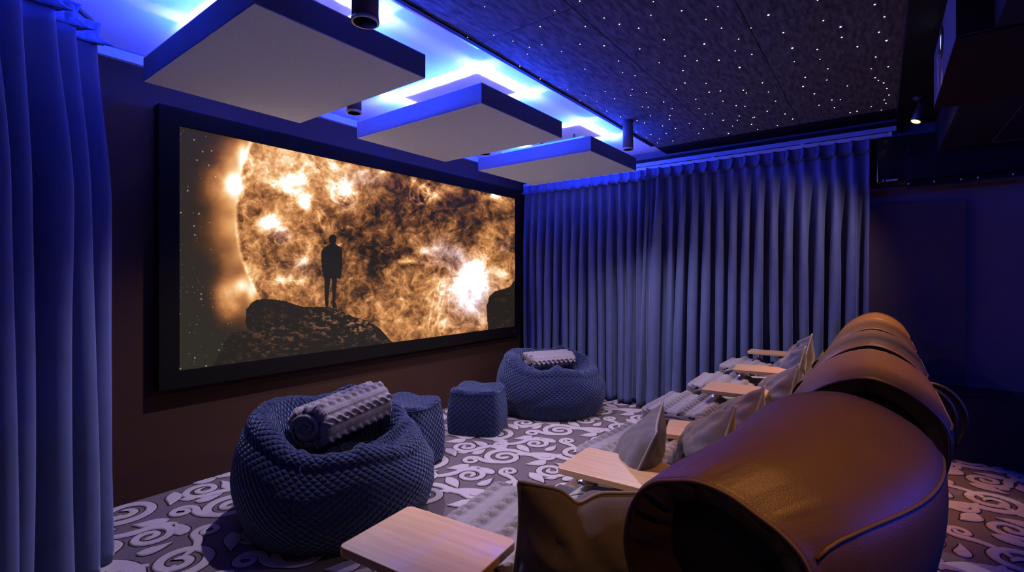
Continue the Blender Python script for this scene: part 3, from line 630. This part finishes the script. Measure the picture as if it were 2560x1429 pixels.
# ------------------------------------------------------------------ bean bags and poufs
def beanbag(name, label, loc, rz, R, hfront, hback, crease, grp):
    root = thing(name, label, 'bean bag', loc, rz, grp)
    nu, nv = 220, 120
    th = np.linspace(0, 2*PI, nu, endpoint=False); v = np.linspace(0, 1, nv)
    TH, V = np.meshgrid(th, v)
    # local -y is the front (towards the seats)
    fr = .5-.5*np.sin(TH)                  # 1 front, 0 back
    hr = hback*(1-fr)+hfront*fr
    hr = hr+.018*np.sin(3*TH+1.0)+.012*np.sin(5*TH+.3)
    # profile pieces: 0-.12 underside, .12-.62 side wall, .62-.75 rim roll, .75-1 hollow
    Rr = np.zeros_like(TH); Z = np.zeros_like(TH)
    a = np.clip(V/.10, 0, 1); bq = np.clip((V-.10)/.48, 0, 1); c = np.clip((V-.58)/.14, 0, 1); d = np.clip((V-.72)/.28, 0, 1)
    side = R*(.80+.20*np.sin(PI*np.clip(bq*.86+.05, 0, 1))**.85)
    rim_r = R*(.80+.20*np.sin(PI*.91)**.85)
    rr = .062
    Rr = np.where(V <= .10, side*a, side)
    Z = np.where(V <= .10, .0+0*V, bq*(hr-rr*.8)+.0)
    sel = (V > .58)
    Rr = np.where(sel, rim_r-rr*.95*(1-np.cos(PI*c*.80)), Rr); Z = np.where(sel, hr-rr*.8+rr*.95*np.sin(PI*c*.80), Z)
    zr = hr-rr*.8+rr*.95*math.sin(PI*.80); rin = rim_r-rr*.95*(1-math.cos(PI*.80))
    hol = (V > .72)
    floor_z = .60*hfront+.14*hback-.02
    Rr = np.where(hol, rin*(1-d), Rr)
    Z = np.where(hol, zr+(floor_z-zr)*np.sin(PI/2*np.clip(d*2.3, 0, 1)), Z)
    X = Rr*np.cos(TH); Y = Rr*np.sin(TH)
    # creases in the hollow and general slump
    for (cx, cy, ang, ln, w, hgt) in crease:
        dx = X-cx; dy = Y-cy; ca, sa = math.cos(ang), math.sin(ang); p_ = ca*dx+sa*dy; q_ = -sa*dx+ca*dy+1.1*p_*p_
        Z = Z+np.where(V > .62, hgt*np.exp(-(q_/w)**2)*np.exp(-(p_/ln)**4), 0)
    wob = fbm(2+np.cos(TH)*1.6+5, 3+np.sin(TH)*1.6+V*5, 3)-.5
    k = 1+.07*wob*np.sin(PI*np.clip(V/.62, 0, 1)); X *= k; Y *= k
    wr = fbm(TH*9, V*7, 3)-.5
    Z = Z+np.where(V > .12, .03*wr*sstep(.45, .7, V), 0)
    Z = np.maximum(Z, .001)
    P = np.stack([X, Y, Z], -1)
    ds = np.sqrt((np.diff(P, axis=0)**2).sum(-1)).mean(1); vv = np.concatenate([[0], np.cumsum(ds)])
    uv = np.stack([TH*R*1.0, np.broadcast_to(vv[:, None], TH.shape)], -1)
    cv_ = grid('cover', P, M_quilt, root, cu=True, uv=uv)
    # seams: vertical piping down the side
    for an in (-.9, 1.3, 3.4):
        i = int((an % (2*PI))/(2*PI)*nu); line = [tuple(P[j, i]*np.array([1.004, 1.004, 1])) for j in range(14, 74, 3)]
        MB().tube(line, .0028, 6).build('seam', M_quilt_s, root)
    zb = P[13]; MB().tube([tuple(zb[i]*np.array([1.003, 1.003, 1])+np.array([0, 0, .02])) for i in range(0, nu, 4)], .004, 6, True).build('base_seam', M_quilt_s, root)
    return root
GB = 'quilted blue bean bags'
beanbag('bean_bag', 'large quilted blue bean bag with folded blanket, nearest the camera', (1.645, 2.49, 0), .35, .545, .435, .625,
        [(.02, -.20, .10, .26, .05, .085), (-.05, .02, .3, .2, .05, .05), (.33, .0, 1.8, .25, .07, .06), (0, .26, .0, .35, .09, .04)], GB)
beanbag('bean_bag', 'large quilted blue bean bag in the far corner by the curtain', (4.255, 2.715, 0), -.10, .56, .44, .58,
        [(-.06, -.18, .12, .24, .07, .11), (.36, -.02, 1.8, .22, .06, .05), (-.34, .05, 1.4, .20, .06, .05)], GB)
def pouf(label, loc, rz, sx, sy, h):
    root = thing('pouf', label, 'pouf', loc, rz, 'small quilted blue poufs')
    nu, nv = 96, 64; th = np.linspace(0, 2*PI, nu, endpoint=False); v = np.linspace(0, 1, nv); TH, V = np.meshgrid(th, v)
    n = 5.0; sq = (np.abs(np.cos(TH))**n+np.abs(np.sin(TH))**n)**(-1/n)
    bq = np.clip((V-.22)/.46, 0, 1); ti = np.clip((V-.68)/.32, 0, 1); bo = np.clip(V/.22, 0, 1)
    prof = np.where(V < .22, np.sin(PI/2*bo)**.35, np.where(V < .68, 1+.06*np.sin(PI*bq), np.cos(PI/2*ti)**.38))
    Z = np.where(V < .22, .02*(1-np.cos(PI/2*bo)), np.where(V < .68, .02+bq*(h-.05), h-.03+.03*np.sin(PI/2*np.clip(ti*1.3, 0, 1))))
    top = np.clip((V-.68)/.1, 0, 1)
    taper = 1.04-.10*Z/h
    X = sx/2*sq*prof*taper*np.cos(TH); Y = sy/2*sq*prof*taper*np.sin(TH)
    cx = np.abs(np.cos(TH)*np.sin(TH))*2
    Z = Z+top*.028*cx*prof**3-.02*top*np.exp(-((X/.12)**2+((Y+.16)/.10)**2))+.016*(fbm(X*9+4, Y*9+6, 3)-.5)*top
    P = np.stack([X, Y, np.maximum(Z, .001)], -1)
    uv = np.stack([np.where(V > .7, X*1.0, TH*sx*.62), np.where(V > .7, Y*1.0, Z)], -1)
    cv_ = grid('cover', P, M_quilt_s, root, cu=True, uv=uv)
    for q in range(4):
        i = int((PI/4+q*PI/2)/(2*PI)*nu); MB().tube([tuple(P[j, i]*np.array([1.004, 1.004, 1])) for j in range(12, 48, 3)], .003, 6).build('seam', M_quilt, root)
    j = 45; MB().tube([tuple(P[j, i]*np.array([1.004, 1.004, 1])) for i in range(0, nu, 2)], .0035, 6, True).build('top_seam', M_quilt, root)
    return root
pouf('small square quilted blue pouf standing between the two bean bags', (3.295, 2.87, 0), .42, .45, .45, .375)
pouf('small quilted blue pouf half hidden behind the nearest bean bag', (2.385, 2.775, 0), .25, .44, .44, .45)

# ------------------------------------------------------------------ knitted blankets
def blanket(label, loc, rz, L, D, T, tilt=(0, 0), roll_end=-1, bands=5, grp='cable knit blankets'):
    """folded throw: length L along local x, depth D along y, thickness T"""
    root = thing('knitted_blanket', label, 'blanket', loc, rz, grp)
    root.rotation_euler = (tilt[0], tilt[1], rz)
    nu, nv = 150, 150
    ph = np.linspace(0, 2*PI, nu, endpoint=False); x = np.linspace(-.5, .5, nv)
    PH, Xx = np.meshgrid(ph, x); n = 3.2
    sq = (np.abs(np.cos(PH))**n+np.abs(np.sin(PH))**n)**(-1/n)
    e = np.clip((np.abs(Xx)-.44)/.06, 0, 1); er = np.sqrt(np.clip(1-e*e, 0, 1))*.30+.70
    sag = 1+.10*(fbm(Xx*5+3, PH*1.2, 3)-.5)
    arc = np.cumsum(np.sqrt(np.diff(np.concatenate([sq[0]*np.cos(ph)*D/2, [sq[0, 0]*D/2]]))**2+np.diff(np.concatenate([sq[0]*np.sin(ph)*T/2, [0]]))**2))
    s = np.broadcast_to(np.concatenate([[0], arc[:-1]])[None], PH.shape); xx = Xx*L
    # cable bands run along x
    nb_ = max(4, round(arc[-1]/.105)); bw = arc[-1]/nb_; f = s/bw; fr = f-np.floor(f)
    wv = 2*PI*xx/.105+np.floor(f)*1.3
    s1 = np.exp(-((fr-.5-.13*np.sin(wv))/.10)**2)*(.75+.25*np.cos(wv)); s2 = np.exp(-((fr-.5+.13*np.sin(wv))/.10)**2)*(.75-.25*np.cos(wv))
    rib = np.exp(-((fr-.07)/.035)**2)+np.exp(-((fr-.93)/.035)**2)+.8*np.exp(-((fr-.0)/.02)**2)
    disp = .022*np.maximum(s1, s2)+.006*rib*(.7+.3*np.sin(2*PI*xx/.014))
    Y = sq*np.cos(PH)*D/2*er*sag; Z = sq*np.sin(PH)*T/2*er*sag
    nl = np.sqrt((np.cos(PH)/D)**2+(np.sin(PH)/T)**2); Y = Y+disp*np.cos(PH)/D/nl; Z = Z+disp*np.sin(PH)/T/nl
    Z = Z-.012*np.cos(PI*Xx)**2*(Z < 0)*0+T/2
    P = np.stack([xx, Y, Z], -1); uv = np.stack([xx, s], -1)
    fo_ = grid('fold', P, M_knit, root, cu=True, uv=uv)
    # layered ends: spiral of the folded cloth
    for sgn in (-1, 1):
        pts = []
        for i in range(60):
            t = i/59; a = 2*PI*2.3*t+PI*.1; r = (1-t)**.9
            pts.append((sgn*(L/2-.004), .37*D*r*math.cos(a), T/2+.33*T*r*math.sin(a)))
        MB().tube(pts, T*.085, 8).build('rolled_edge', M_knit, fo_)
        MB().poly([(.36*D*math.cos(a)*(abs(math.cos(a))**n+abs(math.sin(a))**n)**(-1/n), .36*T*math.sin(a)*(abs(math.cos(a))**n+abs(math.sin(a))**n)**(-1/n)) for a in np.linspace(0, 2*PI, 24, endpoint=False)], .004,
                  Matrix.Translation((sgn*(L/2-.012), 0, T/2)) @ Matrix.Rotation(PI/2, 4, 'Z') @ Matrix.Rotation(PI/2, 4, 'X')).build('end_fold', M_knit, root)
    return root
blanket('rolled grey cable knit blanket lying on the nearest bean bag', (1.725, 2.53, .445), .10, .50, .35, .21, (-.30, -.10), bands=5)
blanket('rolled grey cable knit blanket lying on the far corner bean bag', (4.35, 2.80, .43), -.50, .50, .30, .13, (.0, .0), bands=4)

# ------------------------------------------------------------------ recliner row
SX = [1.19, 2.01, 2.85, 3.68, 4.46]; HW = .335
def rs(prof, n):
    """resample polyline smoothly (Catmull-Rom) to n points"""
    p = np.array(prof, float); q = np.concatenate([[2*p[0]-p[1]], p, [2*p[-1]-p[-2]]]); out = []
    m = len(p)-1
    for i in range(n):
        t = i/(n-1)*m; k = min(int(t), m-1); t -= k; a, b_, c, d = q[k], q[k+1], q[k+2], q[k+3]
        out.append(.5*((2*b_)+(c-a)*t+(2*a-5*b_+4*c-d)*t*t+(3*b_-a-3*c+d)*t**3))
    return np.array(out)
P_GEN = [(.275, .72), (.275, .80), (.262, .87), (.242, .93), (.202, .985), (.15, 1.03), (.092, 1.062), (.025, 1.076), (-.045, 1.055), (-.10, 1.015), (-.138, .965), (-.148, .90), (-.135, .83), (-.115, .76)]
P_AN = [(.345, .74), (.370, .79), (.386, .85), (.380, .91), (.360, .956), (.330, .986), (.295, .999), (.25, 1.008), (.20, 1.0), (.155, .978), (.12, .958), (.088, .925), (.072, .87), (.068, .76)]
P_AF = [(.325, .72), (.330, .80), (.325, .87), (.305, .925), (.265, .98), (.21, 1.025), (.15, 1.048), (.085, 1.055), (.02, 1.042), (-.04, 1.014), (-.085, .978), (-.105, .93), (-.105, .85), (-.09, .77)]
def recliner(label, xc, near, far, wfun):
    root = thing('recliner', label, 'recliner', (xc, 0, 0), 0, 'row of brown leather recliners')
    NP = 72; a = rs(near, NP); c = rs(far, NP)
    # headrest shell across the width, puffed at both ends
    nx = 41; xs = np.linspace(0, 1, nx); rows = []
    def sect(t): w = wfun(t); return a*(1-w)+c*w
    frontw = np.clip(1-np.arange(NP)/(NP*.42), 0, 1)**.6
    def inset(sec, d):
        tg = np.gradient(sec, axis=0); tg /= np.linalg.norm(tg, axis=1)[:, None]; nn = np.stack([-tg[:, 1], tg[:, 0]], 1)
        ce = sec.mean(0); sg = np.sign(((ce-sec)*nn).sum(1).sum()); return sec+nn*sg*(d if np.ndim(d) == 0 else np.asarray(d)[:, None])
    edge = [(-HW+.030, .050), (-HW+.016, .036), (-HW+.004, .020), (-HW, .010), (-HW+.003, .003)]
    for x, d in edge:
        s = inset(sect(0), d+(frontw*.045 if d > .04 else frontw*.02 if d > .03 else 0*frontw))
        if x <= -HW+.02:
            pu = (.006+.006*frontw)*np.sin(np.arange(NP)*.85+1.6*np.sin(np.arange(NP)*.33))*(d > .015)
            rows.append(np.concatenate([np.full((NP, 1), x)+pu[:, None]*.7, s+ (pu*.5)[:, None]], 1))
        else: rows.append(np.concatenate([np.full((NP, 1), x), s], 1))
    for i, t in enumerate(xs):
        x = -HW+.012+(2*HW-.024)*t; e = min(t, 1-t); puff = .010*min(1, e/.12)
        s = inset(sect(t), -puff); wr = np.zeros(NP)
        if e < .16: wr = .0022*np.sin(np.arange(NP)*2.2+1.3*np.sin(np.arange(NP)*.9))*(1-e/.16)*min(1, e/.03)
        rows.append(np.concatenate([np.full((NP, 1), x), s+np.stack([0*wr, wr], 1)], 1))
    for x, d in reversed(edge): rows.append(np.concatenate([np.full((NP, 1), -x), inset(sect(1), d)], 1))
    hr_ = grid('headrest', np.array(rows), M_leather, root)
    # piping round both end rims, and the curved cap seam at the back
    for sg, t in ((-1, 0), (1, 1)):
        s = inset(sect(t), .006); MB().tube([(sg*(HW+.001), y, z) for y, z in s[4:-4]], .0042, 6).build('piping', M_pipe, hr_)
    line = []
    for t in np.linspace(.012, .988, 30):
        s = inset(sect(t), -.0105*min(1, min(t, 1-t)/.12)); zt = .952-.038*math.exp(-t/.07)*(near is P_AN)
        j = next(k for k in range(NP//2, NP) if s[k][1] < zt); q = (zt-s[j-1][1])/(s[j][1]-s[j-1][1]); line.append((-HW+.012+(2*HW-.024)*t, s[j-1][0]+(s[j][0]-s[j-1][0])*q, zt))
    sm = MB().tube(line, .0035, 6).build('cap_seam', M_pipe, hr_)
    # recessed side panels closing the ends, recess shade put into their dark colour
    for sg, t in ((-1, 0), (1, 1)):
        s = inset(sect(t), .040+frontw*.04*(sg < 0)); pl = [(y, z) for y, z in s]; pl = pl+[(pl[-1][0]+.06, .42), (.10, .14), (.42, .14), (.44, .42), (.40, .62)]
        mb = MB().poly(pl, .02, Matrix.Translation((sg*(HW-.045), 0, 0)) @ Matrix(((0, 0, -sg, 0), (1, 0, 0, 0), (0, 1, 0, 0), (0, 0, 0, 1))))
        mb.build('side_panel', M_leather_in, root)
    # rear shell below the cap
    er = sect(1)[-1]; nr = 18; nxs = 15; S = np.zeros((nr, nxs, 3))
    for i in range(nr):
        v = i/(nr-1)
        for j in range(nxs):
            t = j/(nxs-1); e0 = inset(sect(t), .004)[-6]; y = e0[0]+(.10-e0[0]-.0)*(v**1.3)+.02*math.sin(PI*v)*-1; z = e0[1]+(.10-e0[1])*v
            rn = .03*(max(0, abs(2*t-1)-.8)/.2)**2
            S[i, j] = (-HW+.02+(2*HW-.04)*t, y+rn, z)
    grid('back_shell', S, M_leather, root)
    # backrest cushion in front
    bp = rs([(.335, .80), (.375, .74), (.425, .66), (.475, .58), (.53, .51), (.56, .46), (.54, .40), (.46, .38)], 34); nxs = 25; S = np.zeros((34, nxs, 3))
    for j in range(nxs):
        t = j/(nxs-1); e = 1-(abs(2*t-1))**6
        for i in range(34):
            y, z = bp[i]; S[i, j] = (-.285+.57*t, y-.05*(1-e)+.012*math.sin(PI*t), z+.012*math.sin(i*.9)*(.25))
    grid('backrest', S, M_leather, root)
    # seat cushion with a waterfall front, footrest panel below
    MB().rbox((0, .78, .41), (.60, .62, .15), .06, .05, 5).build('seat', M_leather, root)
    MB().rbox((0, 1.055, .24), (.58, .07, .24), .03, .03, 4).build('footrest', M_leather, root)
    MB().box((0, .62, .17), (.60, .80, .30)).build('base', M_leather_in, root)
    MB().box((0, .62, .01), (.52, .70, .02)).build('plinth', M_black, root)
    return root
wA = lambda t: 1-(1-t)**2.6
wG = lambda t: t
names = ['nearest brown leather recliner whose large rolled headrest fills the lower right', 'second brown leather recliner from the camera, with black cables behind its back', 'third brown leather recliner, the middle of the row', 'fourth brown leather recliner, second from the curtain', 'farthest brown leather recliner, at the curtain end of the row']
for i, x in enumerate(SX):
    recliner(names[i], x, P_AN if i == 0 else P_GEN, P_AF if i == 0 else P_GEN, wA if i == 0 else wG)
# armrests between seats, each carries a swivel tray
AXS = [.78, 1.60, 2.43, 3.265, 4.085, 4.825]
arm_lb = ['padded leather armrest at the near end of the row, under the nearest tray', 'padded leather armrest under the pale second tray', 'padded leather armrest mostly hidden behind cushions, between second and third seats', 'padded leather armrest between third and fourth seats', 'padded leather armrest between fourth and fifth seats', 'padded leather armrest at the curtain end of the row']
for i, x in enumerate(AXS):
    r = thing('armrest', arm_lb[i], 'armrest', (x, .62, 0), 0, 'armrests of the recliner row')
    pr = rs([(.345, .06), (.36, .25), (.355, .43), (.315, .535), (.23, .585), (.10, .597), (-.10, .597), (-.24, .597)], 30); S = []
    for y, z in pr:
        row = []
        for k in range(17):
            a = PI*k/16; row.append((-.072*math.copysign(abs(math.cos(a))**.55, math.cos(a)), y+.0*a, z-.045*(1-math.sin(a)**.6)))
        S.append([(-.072, min(y, .34), .05)]+row+[(.072, min(y, .34), .05)])
    pd_ = grid('pad', np.array(S), M_leather_arm, r)
    MB().tube([(-.055, y+.002, z-.006) for y, z in pr[6:]], .003, 6).build('stitching', M_thread, pd_)
    MB().tube([(.055, y+.002, z-.006) for y, z in pr[6:]], .003, 6).build('stitching', M_thread, pd_)
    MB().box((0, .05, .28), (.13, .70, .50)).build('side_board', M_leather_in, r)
# trays
tray_lb = ['nearest wooden swivel tray, large and pale in the bottom foreground', 'second wooden swivel tray from the camera, pale with an orange corner', 'wooden swivel tray almost hidden behind cushions, third from the camera', 'brown wooden swivel tray beyond the third seat, longest of the far trays', 'bright orange wooden swivel tray, second from the curtain', 'thin-looking wooden swivel tray right against the curtain']
tray_at = [(.845, .90, .10, .69, .255, .365), (1.585, .735, .04, .69, .25, .35), (2.36, .66, .25, .64, .25, .33), (3.135, .69, .05, .69, .27, .34), (3.93, .70, .12, .69, .26, .34), (4.665, .72, .04, .72, .19, .40)]
tray0 = None
for i, (x, y, a, z, w, d) in enumerate(tray_at):
    r = thing('tray_table', tray_lb[i], 'tray', (x, y, z), a, 'swivel trays on the armrests')
    MB().rbox((0, 0, -.011), (w, d, .022), .018, .003, 4).build('tray_top', M_wood, r)
    pxl = AXS[i]-x; pyl = (.86-y); ca, sa = math.cos(-a), math.sin(-a); lx, ly = ca*pxl-sa*pyl, sa*pxl+ca*pyl
    lx = max(-w*.42, min(w*.42, lx)); ly = max(-d*.4, min(d*.4, ly))
    MB().tube([(lx, ly, -.022), (lx, ly, .597-z+.01)], .009, 14).build('post', M_chrome, r)
    MB().lathe([(.042, .599-z), (.042, .605-z), (.034, .613-z), (.014, .621-z), (.012, .627-z)], 28, Matrix.Translation((lx, ly, 0))).build('socket_plate', M_chrome, r)

# ------------------------------------------------------------------ blankets on the seats
bl = [('grey cable knit blanket on the nearest seat, large behind the pale foreground tray', (1.225, .93, .485), .12, .46, .40, .105, (0, .0), 7),
      ('grey cable knit blanket on the second seat, behind the second tray', (2.13, .87, .485), -.06, .52, .40, .12, (0, 0), 6),
      ('grey cable knit blanket on the middle seat, rounded and bright striped', (2.92, .90, .485), .0, .50, .40, .13, (0, 0), 6),
      ('grey cable knit blanket on the fourth seat, between two wooden trays', (3.72, .90, .485), .05, .50, .40, .13, (0, 0), 6),
      ('grey cable knit blanket on the farthest seat, under the last tray', (4.50, .90, .485), .0, .46, .36, .15, (0, 0), 6)]
for lb, loc, rz, L, D, T, tl, nb in bl: blanket(lb, loc, rz, L, D, T, tl, bands=nb)

# ------------------------------------------------------------------ cushions
def cushion(label, loc, yaw, lean, roll, S, T, mat, seed):
    """square scatter cushion; local x/z are the face, y is the thickness (front = +y)"""
    root = thing('cushion', label, 'cushion', loc, 0, 'scatter cushions on the recliners')
    root.rotation_euler = (Matrix.Rotation(yaw, 3, 'Z') @ Matrix.Rotation(lean, 3, 'X') @ Matrix.Rotation(roll, 3, 'Y')).to_euler()
    n = 44; rg = np.random.default_rng(seed); o1, o2 = rg.random(2)*50
    u = np.linspace(-1, 1, n); A, B = np.meshgrid(u, u)
    pin = lambda a, b_: a*(1-.10*(1-b_**2))          # edges bow in so corners stick out
    Xc = pin(A, B)*S/2; Zc = pin(B, A)*S/2
    thick = np.clip((1-A**2), 0, 1)**.55*np.clip((1-B**2), 0, 1)**.55*T/2
    Zc = Zc-(seed == 1)*S*.075*np.exp(-((A+.30)/.16)**2)*sstep(.2, 1, B)
    rad = np.arctan2(B, A)
    wr = (fbm(A*2.2+o1, B*2.2+o2, 3)-.5)*.05+.010*np.sin(rad*14+4*fbm(A*2+o2, B*2+o1, 2))*np.clip(np.hypot(A, B)-.45, 0, 1)
    up = thick*(1+0*A)+wr*np.clip(thick/(T*.2), 0, 1)
    lo = -thick-.6*wr[::-1]*np.clip(thick/(T*.2), 0, 1)
    P1 = np.stack([Xc, up, Zc], -1); P2 = np.stack([Xc, lo, Zc], -1)[::-1]
    P = np.concatenate([P1, P2[1:-1]], 0)
    cv_ = grid('cover', P, mat, root, cv=True)
    e = [(pin(-1, t)*S/2, 0, t*S/2) for t in u]+[(t*S/2, 0, pin(1, t)*S/2-(seed == 1)*S*.075*math.exp(-((t+.30)/.16)**2)) for t in u]+[(pin(1, t)*S/2, 0, t*S/2) for t in u[::-1]]+[(t*S/2, 0, pin(-1, t)*S/2) for t in u[::-1]]
    ded = [e[0]]
    for p in e[1:]:
        if (Vector(p)-Vector(ded[-1])).length > 1e-4: ded.append(p)
    if (Vector(ded[0])-Vector(ded[-1])).length < 1e-4: ded.pop()
    MB().tube(ded, .005, 6, True).build('piping', M_cushp, root)
    return root
def cushion_at(label, corner, yaw, lean, roll, S, T, mat, seed):
    """place a cushion by its upper near corner"""
    o = cushion(label, (0, 0, 0), yaw, lean, roll, S, T, mat, seed)
    R3 = Matrix.Rotation(yaw, 3, 'Z') @ Matrix.Rotation(lean, 3, 'X') @ Matrix.Rotation(roll, 3, 'Y')
    o.location = Vector(corner)-R3 @ Vector((-S/2, 0, S/2)); return o
cush = [('taupe cushion with crumpled top edge on the nearest seat, in the foreground', (.90, .66, .885), -.80, .22, .10, .42, .19, M_cush),
        ('dark taupe cushion seen edge-on behind the second tray', (1.60, .60, .83), .30, .42, .0, .44, .17, M_cush),
        ('taupe cushion on the second seat, nearest of the far heap', (1.93, .425, .88), .45, .38, .40, .43, .20, M_cush),
        ('taupe cushion on the middle seat, peaked corner upward with a pale seam', (2.40, .41, .87), .42, .38, .42, .43, .20, M_cush),
        ('wrinkled taupe cushion on the fourth seat', (3.22, .375, .86), .40, .34, .42, .45, .22, M_cush),
        ('dark blue cushion with pale edge on the far seat, in front of the last one', (4.06, .43, .86), .36, .34, .42, .45, .20, M_cushb),
        ('farthest cushion, blue with a pale lit corner, next to the curtain', (4.38, .42, .92), .30, .32, .42, .45, .20, M_cushb)]
for k, (lb, co, yw, ln, ro, S, T, mt) in enumerate(cush): cushion_at(lb, co, yw, ln, ro, S, T, mt, k+1)

# cable loops hooked on the rear of the second recliner
mb = MB()
for k, (ry, rz_, ox) in enumerate(((.075, .13, 0), (.095, .15, .02), (.115, .17, .04))):
    mb.tube([(2.33+ox*.6, -.115+ry*.9*math.cos(a)-.012*k, .835+rz_*.75*math.sin(a)) for a in np.linspace(0, 2*PI, 40, endpoint=False)], .0085, 8, True)
o = mb.build('cable', M_cable); tag(o, 'coiled black cable loops hanging behind the second recliner', 'cable')

# ------------------------------------------------------------------ right wall: acoustic panel, air conditioner, projector box
ap = thing('acoustic_wall_panel', 'tall dark fabric acoustic panel on the right wall behind the seats', 'acoustic panel', (XW, -.215, .52))
MB().rbox((-.025, 0, .715), (.05, .61, 1.43), .004, .004, 2).build('fabric_face', pbr('plum_panel_fabric', (.085, .058, .07), .9, spec=.1, bump=.3, bscale=400), ap)
ac = thing('air_conditioner', 'long glossy black air conditioner high on the right wall', 'air conditioner', (XW, -.50, 2.12))
MB().rbox((-.11, .0, .16), (.22, 1.05, .36), .012, .012, 3).build('body', M_gloss, ac)
MB().rbox((-.226, .0, .085), (.014, 1.05, .19), .004, .004, 2).build('front_flap', M_gloss, ac)
lv_ = MB().box((-.20, -.06, -.045), (.10, .80, .03), .008).build('air_louvre', M_gloss, ac)
MB().box((-.215, .16, -.065), (.08, .36, .02), .006).build('air_louvre', M_gloss, ac)
for k, y in enumerate((.33, .18, .03, -.06, -.24, -.42)):
    MB().box((-.252, y, -.045), (.006, .008, .012)).build('louvre_clip', M_ring, lv_)
mk = MB()
for k in range(3):
    a = PI/2+k*2*PI/3; mk.add([(-.235, .487+.0, 0), (-.235, .487+.006*math.cos(a-.5), .0+.006*math.sin(a-.5)), (-.235, .487+.011*math.cos(a), .011*math.sin(a)), (-.235, .487+.006*math.cos(a+.5), .006*math.sin(a+.5))], [(0, 1, 2, 3)])
for k in range(10): mk.box((-.2345, .466-.0075*k, -.001), (.002, .0052, .011))
mk.build('maker_mark', M_ring, ac)
# projector housing on the bulkhead
pb = thing('projector_box', 'large dark projector housing hanging at the upper right with a small bright lens', 'projector', (2.60, -.237, 2.30))
m_carp = pbr('box_carpet', (.035, .016, .014), .95, spec=.1, noise=(120, .6), bump=.9, bscale=260)
MB().box((.5, -.052, .20), (1.0, .104, .398)).build('front_baffle', pbr('grey_baffle', (.13, .12, .15), .7), pb)
MB().box((.5, -.60, -.004), (1.0, 1.2, .008)).build('underside_felt', m_carp, pb)
MB().box((-.004, -.053, .20), (.008, .106, .39)).build('end_felt', m_carp, pb)
Ml = Matrix.Translation((.03, 0, .0)) @ Matrix.Rotation(PI/2, 4, 'X')
MB().lathe([(.075, -.002), (.075, .006), (.06, .008), (.058, .0)], 40, Matrix.Translation((.55, 0, .195)) @ Matrix.Rotation(-PI/2, 4, 'X')).build('lens_ring', M_spotblk, pb)
MB().lathe([(.001, .006), (.03, .005), (.056, .001)], 32, Matrix.Translation((.55, 0, .195)) @ Matrix.Rotation(-PI/2, 4, 'X')).build('lens', emis('lens_glow', (.45, .6, 1), 1.6), pb)
acp = MB()
for cx, cy, dx, dy in ((4.3, -.62, .9, .006), (4.3, -1.18, .9, .006), (3.85, -.90, .006, .56), (4.75, -.90, .006, .56)): acp.box((cx, cy, 2.2985), (dx, dy, .003))
o = acp.build('trim_8', pbr('hatch_seam', (.10, .08, .11), .5)); o['kind'] = 'structure'

# ------------------------------------------------------------------ camera, world, view
cam = bpy.data.cameras.new('camera'); co = bpy.data.objects.new('camera', cam); COL.objects.link(co)
co.location = (0, 0, H); co.rotation_euler = (PI/2, 0, YAW-PI/2)
cam.sensor_fit = 'HORIZONTAL'; cam.sensor_width = 36; cam.lens = 36*F/2560; cam.clip_start = .02
cam.shift_y = (VY-714.5)/2560
scene.camera = co
w = bpy.data.worlds.new('world'); scene.world = w; w.use_nodes = True
w.node_tree.nodes['Background'].inputs[0].default_value = (.0, .0, .0, 1); w.node_tree.nodes['Background'].inputs[1].default_value = 0
vs = scene.view_settings; vs.view_transform = 'Standard'; vs.look = 'None'; vs.gamma = 1; vs.use_curve_mapping = False; vs.exposure = 0
